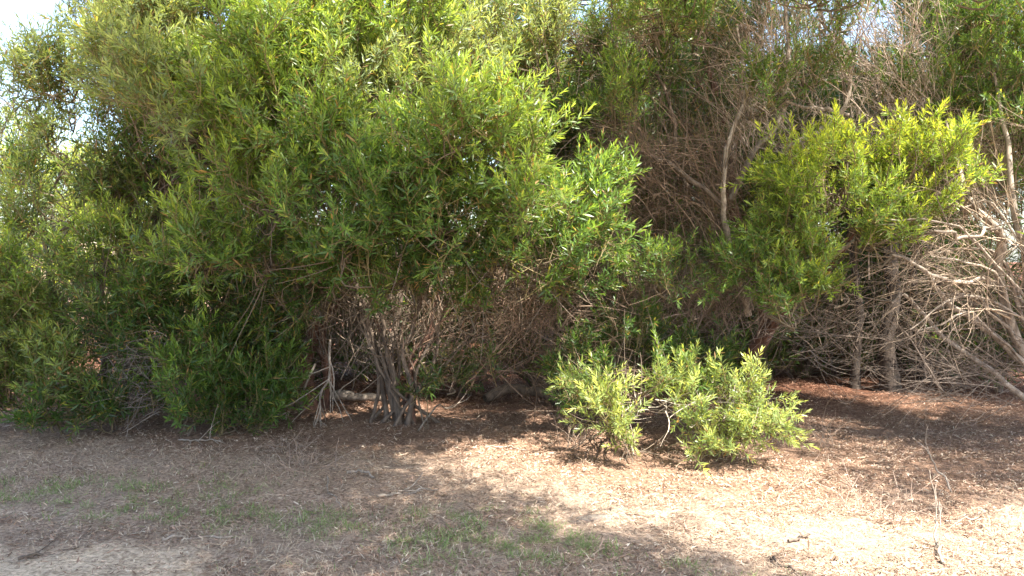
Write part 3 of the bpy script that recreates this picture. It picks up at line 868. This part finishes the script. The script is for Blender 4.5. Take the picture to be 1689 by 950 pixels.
# bare trunks standing in the hollow
for (px, py, d, h, r, lean, m, lab) in ((1385, 632, 9.5, 3.2, .05, .05, M_SHADED, 'slim trunk at the left of the right hollow'),
                                        (1452, 640, 9.3, 3.4, .10, -.08, M_SHADED, 'thick shade-darkened trunk in the middle of the right hollow'),
                                        (1560, 640, 10.0, 3.6, .08, .2, M_SHADED, 'shade-darkened trunk behind the bare stems on the right')):
    g = G(px, py)
    S = Shrub('bare_trunk_tree', (g[0] if g[1] < 12 else P(px, 500, d)[0], d, 0), lab, 'tree', 'tree trunks in the hollow')
    b = S.base
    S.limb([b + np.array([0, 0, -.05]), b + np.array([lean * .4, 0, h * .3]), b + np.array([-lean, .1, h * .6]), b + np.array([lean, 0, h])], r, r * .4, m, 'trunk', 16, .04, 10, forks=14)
    tx, ty = ray_px(b + np.array([0, 0, h * .95]))
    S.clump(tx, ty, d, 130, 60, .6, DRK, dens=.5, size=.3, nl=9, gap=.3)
    S.twigs(px, 530, d, 60, 90, .3, 60, (0, 0, 1), (.3, .8), .7, .004, (.13, .095, .07), (0, 0, 0), 2)  # twigs darkened too, shade of the hollow in their tint
    S.done()

# ------------------------------------------------------------------ fallen wood
def stick(name, pts, r0, r1, m, label, cat='branch', group='fallen branches on the litter', forks=0, sides=7, wob=.015, lens=(.1, .3)):
    pts = [np.array(p, float) for p in pts]
    g = Geo()
    o = pts[0].copy()
    c = curve(pts, 14, wob)
    tubes(g, c[None], (np.linspace(r0, r1, 14) * (1 + rng.normal(size=14) * .08))[None], sides)
    if forks:
        f = fork(c[None], forks, .6, .2, .3, lens, (0, 0, 0), 6)
        f[..., 2] = np.maximum(f[..., 2], .012)
        tubes(g, f, taper(f, r0 * .45, r1 * .5), 5)
    ob = g.build(name, m, None, o, smooth=True)
    tag(ob, label, cat, group)
    return ob


def g3(px, py, h=.02):
    p = G(px, py)
    p[2] = ground_z(p[0], p[1]) + h
    return p


stick('fallen_log', [g3(540, 668, .07), g3(580, 672, .09), g3(632, 668, .08)], .055, .04, M_PALE, 'short pale log lying left of the crooked stems', 'log', 'fallen logs')
stick('fallen_log', [g3(800, 668, .06), g3(840, 662, .16), g3(890, 668, .12), g3(925, 676, .05)], .06, .045, M_BARK, 'dark arched log lying under the twig tangle', 'log', 'fallen logs', forks=3)
stick('fallen_branch', [g3(622, 818), g3(670, 812), g3(722, 808)], .011, .005, M_PALE, 'long straight pale stick lying on the dry grass below the crooked stems', forks=2)
stick('fallen_branch', [g3(572, 783), g3(595, 782), g3(618, 790)], .012, .007, M_PALE, 'short bright bent stick above the long straight one')
stick('fallen_branch', [g3(268, 900), g3(310, 892), g3(385, 890)], .009, .004, M_PALE, 'thin stick lying on bare dirt low on the left')
stick('fallen_branch', [g3(30, 932), g3(75, 918), g3(130, 912)], .010, .004, M_BARK, 'dark curved twig on the sand in the lower left corner', forks=2)
stick('fallen_branch', [g3(540, 790), g3(548, 820), g3(565, 838)], .005, .003, M_PALE, 'thin upright-looking twig in the dry grass beside the long pale stick')
stick('fallen_branch', [g3(295, 735), g3(330, 738), g3(365, 737)], .008, .004, M_PALE, 'pale twigs lying at the foot of the low leaf skirt', forks=6)
stick('fallen_branch', [g3(800, 745), g3(835, 742), g3(870, 748)], .006, .004, M_PALE, 'thin pale stick half in shade right of the crooked stems')
stick('fallen_branch', [g3(1300, 895), g3(1320, 890), g3(1336, 885)], .009, .006, M_BARK, 'short dark stick lying on the sunlit litter')
stick('fallen_branch', [g3(1268, 920), g3(1285, 930), g3(1310, 948)], .007, .005, M_BARK, 'dark stick at the bottom edge of the sunlit litter')
stick('fallen_branch', [g3(690, 720, .02), g3(720, 700, .12), g3(745, 690, .05), g3(765, 680, .14)], .009, .004, M_PALE, 'crooked pale branch reaching right from the foot of the crooked stems', forks=5)
# drooping dead branches left of the crooked stems
for (x0, lab) in ((525, 'pale dead branch hanging to the ground, its tips splayed, left of the pale log'), (488, 'dead branch sweeping left along the ground beside the reddish trunk')):
    a = P(545, 560, 7.2) if x0 == 525 else P(520, 600, 7.3)
    e = g3(522, 712, .03) if x0 == 525 else g3(470, 700, .03)
    stick('dead_branch', [a, a * .5 + e * .5 + np.array([.03, -.03, 0]), e], .014, .006, M_PALE, lab, 'branch', 'dead hanging branches', forks=16, lens=(.2, .6), wob=.02)
# twig heaps and dry seedlings standing in the litter
for (px, py, n, h, lab, grp) in ((505, 775, 26, .28, 'loose heap of thin grey twigs on the dry grass', 'twig heaps'), (470, 750, 18, .3, 'wispy dry twig tuft left of the loose grey heap', 'twig heaps'),
                                 (1420, 845, 11, .34, 'pinkish bare twigs curving up at the edge of the shade', 'bare seedlings in the litter'), (1305, 805, 7, .2, 'small forked bare seedling left of the pinkish twigs', 'bare seedlings in the litter'),
                                 (1350, 850, 7, .2, 'tiny bare seedling in full sun below the forked one', 'bare seedlings in the litter'), (1470, 860, 8, .3, 'arching bare twigs right of the pinkish ones', 'bare seedlings in the litter'),
                                 (945, 740, 14, .3, 'brown bare twigs beside the left leafy clump', 'bare seedlings in the litter'), (1360, 740, 10, .4, 'bare twigs standing in the deep shade of the hollow', 'bare seedlings in the litter')):
    o = g3(px, py, 0)
    g = Geo()
    st = o + np.concatenate([rng.normal(size=(n, 2)) * (.09 if 'heap' in grp else .04), np.zeros((n, 1))], 1)
    st[:, 2] = ground_z(st[:, 0], st[:, 1])
    dd = np.concatenate([rng.normal(size=(n, 2)) * (1.2 if 'heap' in grp else .5), np.ones((n, 1)) * (.5 if 'heap' in grp else 1)], 1)
    p = grow(st, dd, rng.uniform(.5, 1.1, n) * h, 8, .4, (.1, 0, -.15))
    p[..., 2] = np.maximum(p[..., 2], .01)
    col = np.array([.32, .235, .18]) if py > 760 else np.array([.26, .19, .14])
    tubes(g, p, taper(p, .0032, .0014), 4, col * rng.uniform(.8, 1.2, (n, 1)))
    q = fork(p, n * 2, .6, .3, .4, (.05, .14), (0, 0, 0), 5)
    q[..., 2] = np.maximum(q[..., 2], .01)
    tubes(g, q, taper(q, .002, .001), 3, col)
    ob = g.build('twig_heap' if 'heap' in grp else 'bare_seedling', M_TWIG, None, o)
    tag(ob, lab, 'twigs' if 'heap' in grp else 'seedling', grp)
stick('dry_stem', [g3(1555, 935, 0), g3(1545, 905, .06), g3(1552, 900, .2)], .008, .004, M_PALE, 'whitish upright dry stem with side twigs near the right corner', 'stem', 'dry stems standing in the litter', forks=5)
stick('dry_stem', [g3(1570, 810, 0), g3(1555, 805, .12), g3(1528, 800, .26)], .007, .004, M_PALE, 'leaning dry stem in the shade on the right', 'stem', 'dry stems standing in the litter', forks=2)
stick('dry_stem', [g3(1560, 860), g3(1600, 858, .04), g3(1625, 850, .05)], .006, .003, M_PALE, 'thin dry stem lying right of the whitish upright one', 'stem', 'dry stems standing in the litter', forks=2)

# a flat stone half buried in the litter
g = Geo()
u, v = np.meshgrid(np.linspace(0, 2 * math.pi, 28, endpoint=False), np.linspace(.05, math.pi - .05, 12))
d = np.stack([np.cos(u) * np.sin(v), np.sin(u) * np.sin(v), np.cos(v)], -1)
rr = .85 + .3 * vnoise(d * 1.7 + 4)
o = g3(985, 848, -.005)
vv = d * rr[..., None] * np.array([.12, .05, .020]) + o
idx = np.arange(12 * 28).reshape(12, 28)
i2 = np.roll(idx, -1, 1)
g.add(vv, np.stack([idx[:-1], idx[1:], i2[1:], i2[:-1]], -1))
tag(g.build('flat_stone', M_STONE, None, o, smooth=True), 'flat pale stone half buried in the litter below the gap', 'stone')


# ------------------------------------------------------------------ litter, straw and grass
def frustum_points(n, y0, y1, pw=1.0):
    y = y0 + (y1 - y0) * rng.uniform(size=n) ** pw
    x = rng.uniform(-1, 1, n) * (y * .72 + .3)
    return x, y


def strips(geo, x, y, L, Wd, col, tilt=.25, lift=.004, curl=.15):
    n = len(x)
    z = ground_z(x, y) + (vnoise(np.stack([x * 9, y * 9, x * 0], -1)) - .5) * .025
    az = rng.uniform(0, 2 * math.pi, n)
    el = np.abs(rng.normal(size=n)) * tilt
    d = np.stack([np.cos(az) * np.cos(el), np.sin(az) * np.cos(el), np.sin(el)], -1)
    s = nrm(np.cross(d, np.array([0, 0, 1.])) + rng.normal(size=(n, 3)) * .35)
    up = np.cross(s, d)
    p0 = np.stack([x, y, z + lift + rng.uniform(0, .012, n)], -1)
    t = LV
    V = p0[:, None] + s[:, None] * (t[None, :, 0] * Wd[:, None])[..., None] + d[:, None] * (t[None, :, 1] * L[:, None])[..., None] \
        + up[:, None] * ((t[None, :, 1] * (1 - t[None, :, 1])) * L[:, None] * rng.normal(size=n)[:, None] * curl * 4)[..., None]
    b = (np.arange(n) * 6)[:, None, None]
    geo.add(V, b + LQ[None], b + LT[None], np.broadcast_to(col[:, None, :], (n, 6, 3)))


lg = Geo()
N = 260000
x, y = frustum_points(N, 3.2, 11.0, 1.25)
sand, lit = zones(x, y)
dr = fbm(np.stack([x * 2.6, y * 3.4, x * 0 + 31], -1), 3)
k = rng.uniform(size=N) < (1 - .74 * sand) * (.55 + .45 * lit) * np.clip((dr - .30) * 4, .12, 1)
x, y, lit = x[k], y[k], lit[k]
n = len(x)
pal = np.array([[.47, .35, .25], [.30, .19, .125], [.22, .135, .09], [.12, .07, .045], [.60, .50, .38], [.38, .25, .18]])
c = pal[rng.choice(6, n, p=[.2, .22, .2, .14, .08, .16])] * rng.uniform(.8, 1.2, (n, 1))
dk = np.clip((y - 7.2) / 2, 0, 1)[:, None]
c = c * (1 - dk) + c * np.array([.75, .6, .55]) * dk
big = rng.uniform(size=n) < .04
strips(lg, x, y, rng.uniform(.016, .05, n) * np.where(big, 1.8, 1), rng.uniform(.0035, .0075, n) * np.where(big, 1.5, 1), c, .22)
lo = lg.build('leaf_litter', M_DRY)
tag(lo, 'fallen dry brown leaves strewn over the ground under and before the shrubs', 'leaf litter', kind='stuff')

sg = Geo()
N = 70000
x, y = frustum_points(N, 3.2, 7.8)
sand, lit = zones(x, y)
q = fbm(np.stack([x * 1.6, y * 1.6, x * 0 + 8], -1), 3)
k = rng.uniform(size=N) < (1 - .9 * sand) * (1 - .85 * lit) * np.clip((q - .32) * 3.5, .1, 1)
x, y = x[k], y[k]
n = len(x)
c = np.array([[.46, .36, .25], [.36, .27, .19], [.56, .47, .35], [.26, .18, .13]])[rng.integers(0, 4, n)] * rng.uniform(.8, 1.2, (n, 1))
strips(sg, x, y, rng.uniform(.03, .10, n), rng.uniform(.0012, .003, n), c, .32, .002, .25)
tag(sg.build('dry_grass', M_DRY), 'straw-coloured dead grass lying over the open ground in front', 'dry grass', kind='stuff')

gr = Geo()
N = 150000
x, y = frustum_points(N, 3.2, 6.6)
sand, lit = zones(x, y)
q = fbm(np.stack([x * 1.0 + 3, y * 1.5, x * 0 + 21], -1), 3)
band = np.exp(-((y - (4.35 - .22 * x * (x > 0) + .45 * np.clip(-x - 1.0, 0, 3))) / .55) ** 2) * (x < 1.6)
k = rng.uniform(size=N) < np.clip((q - .50) * 6, 0, 1) * band * np.clip((vnoise(np.stack([x * 11, y * 11, x * 0 + 2], -1)) - .45) * 5, .05, 1.3) * (1 - .5 * sand) * (1 - .7 * lit)
x, y = x[k], y[k]
n = len(x)
c = np.array([[.14, .22, .06], [.20, .28, .08], [.28, .33, .13]])[rng.integers(0, 3, n)] * rng.uniform(.8, 1.2, (n, 1))
strips(gr, x, y, rng.uniform(.02, .075, n), rng.uniform(.0018, .004, n), c, .75, .002, .12)
tag(gr.build('green_grass', M_GRASS), 'short green grass in patches on the open ground', 'grass', kind='stuff')
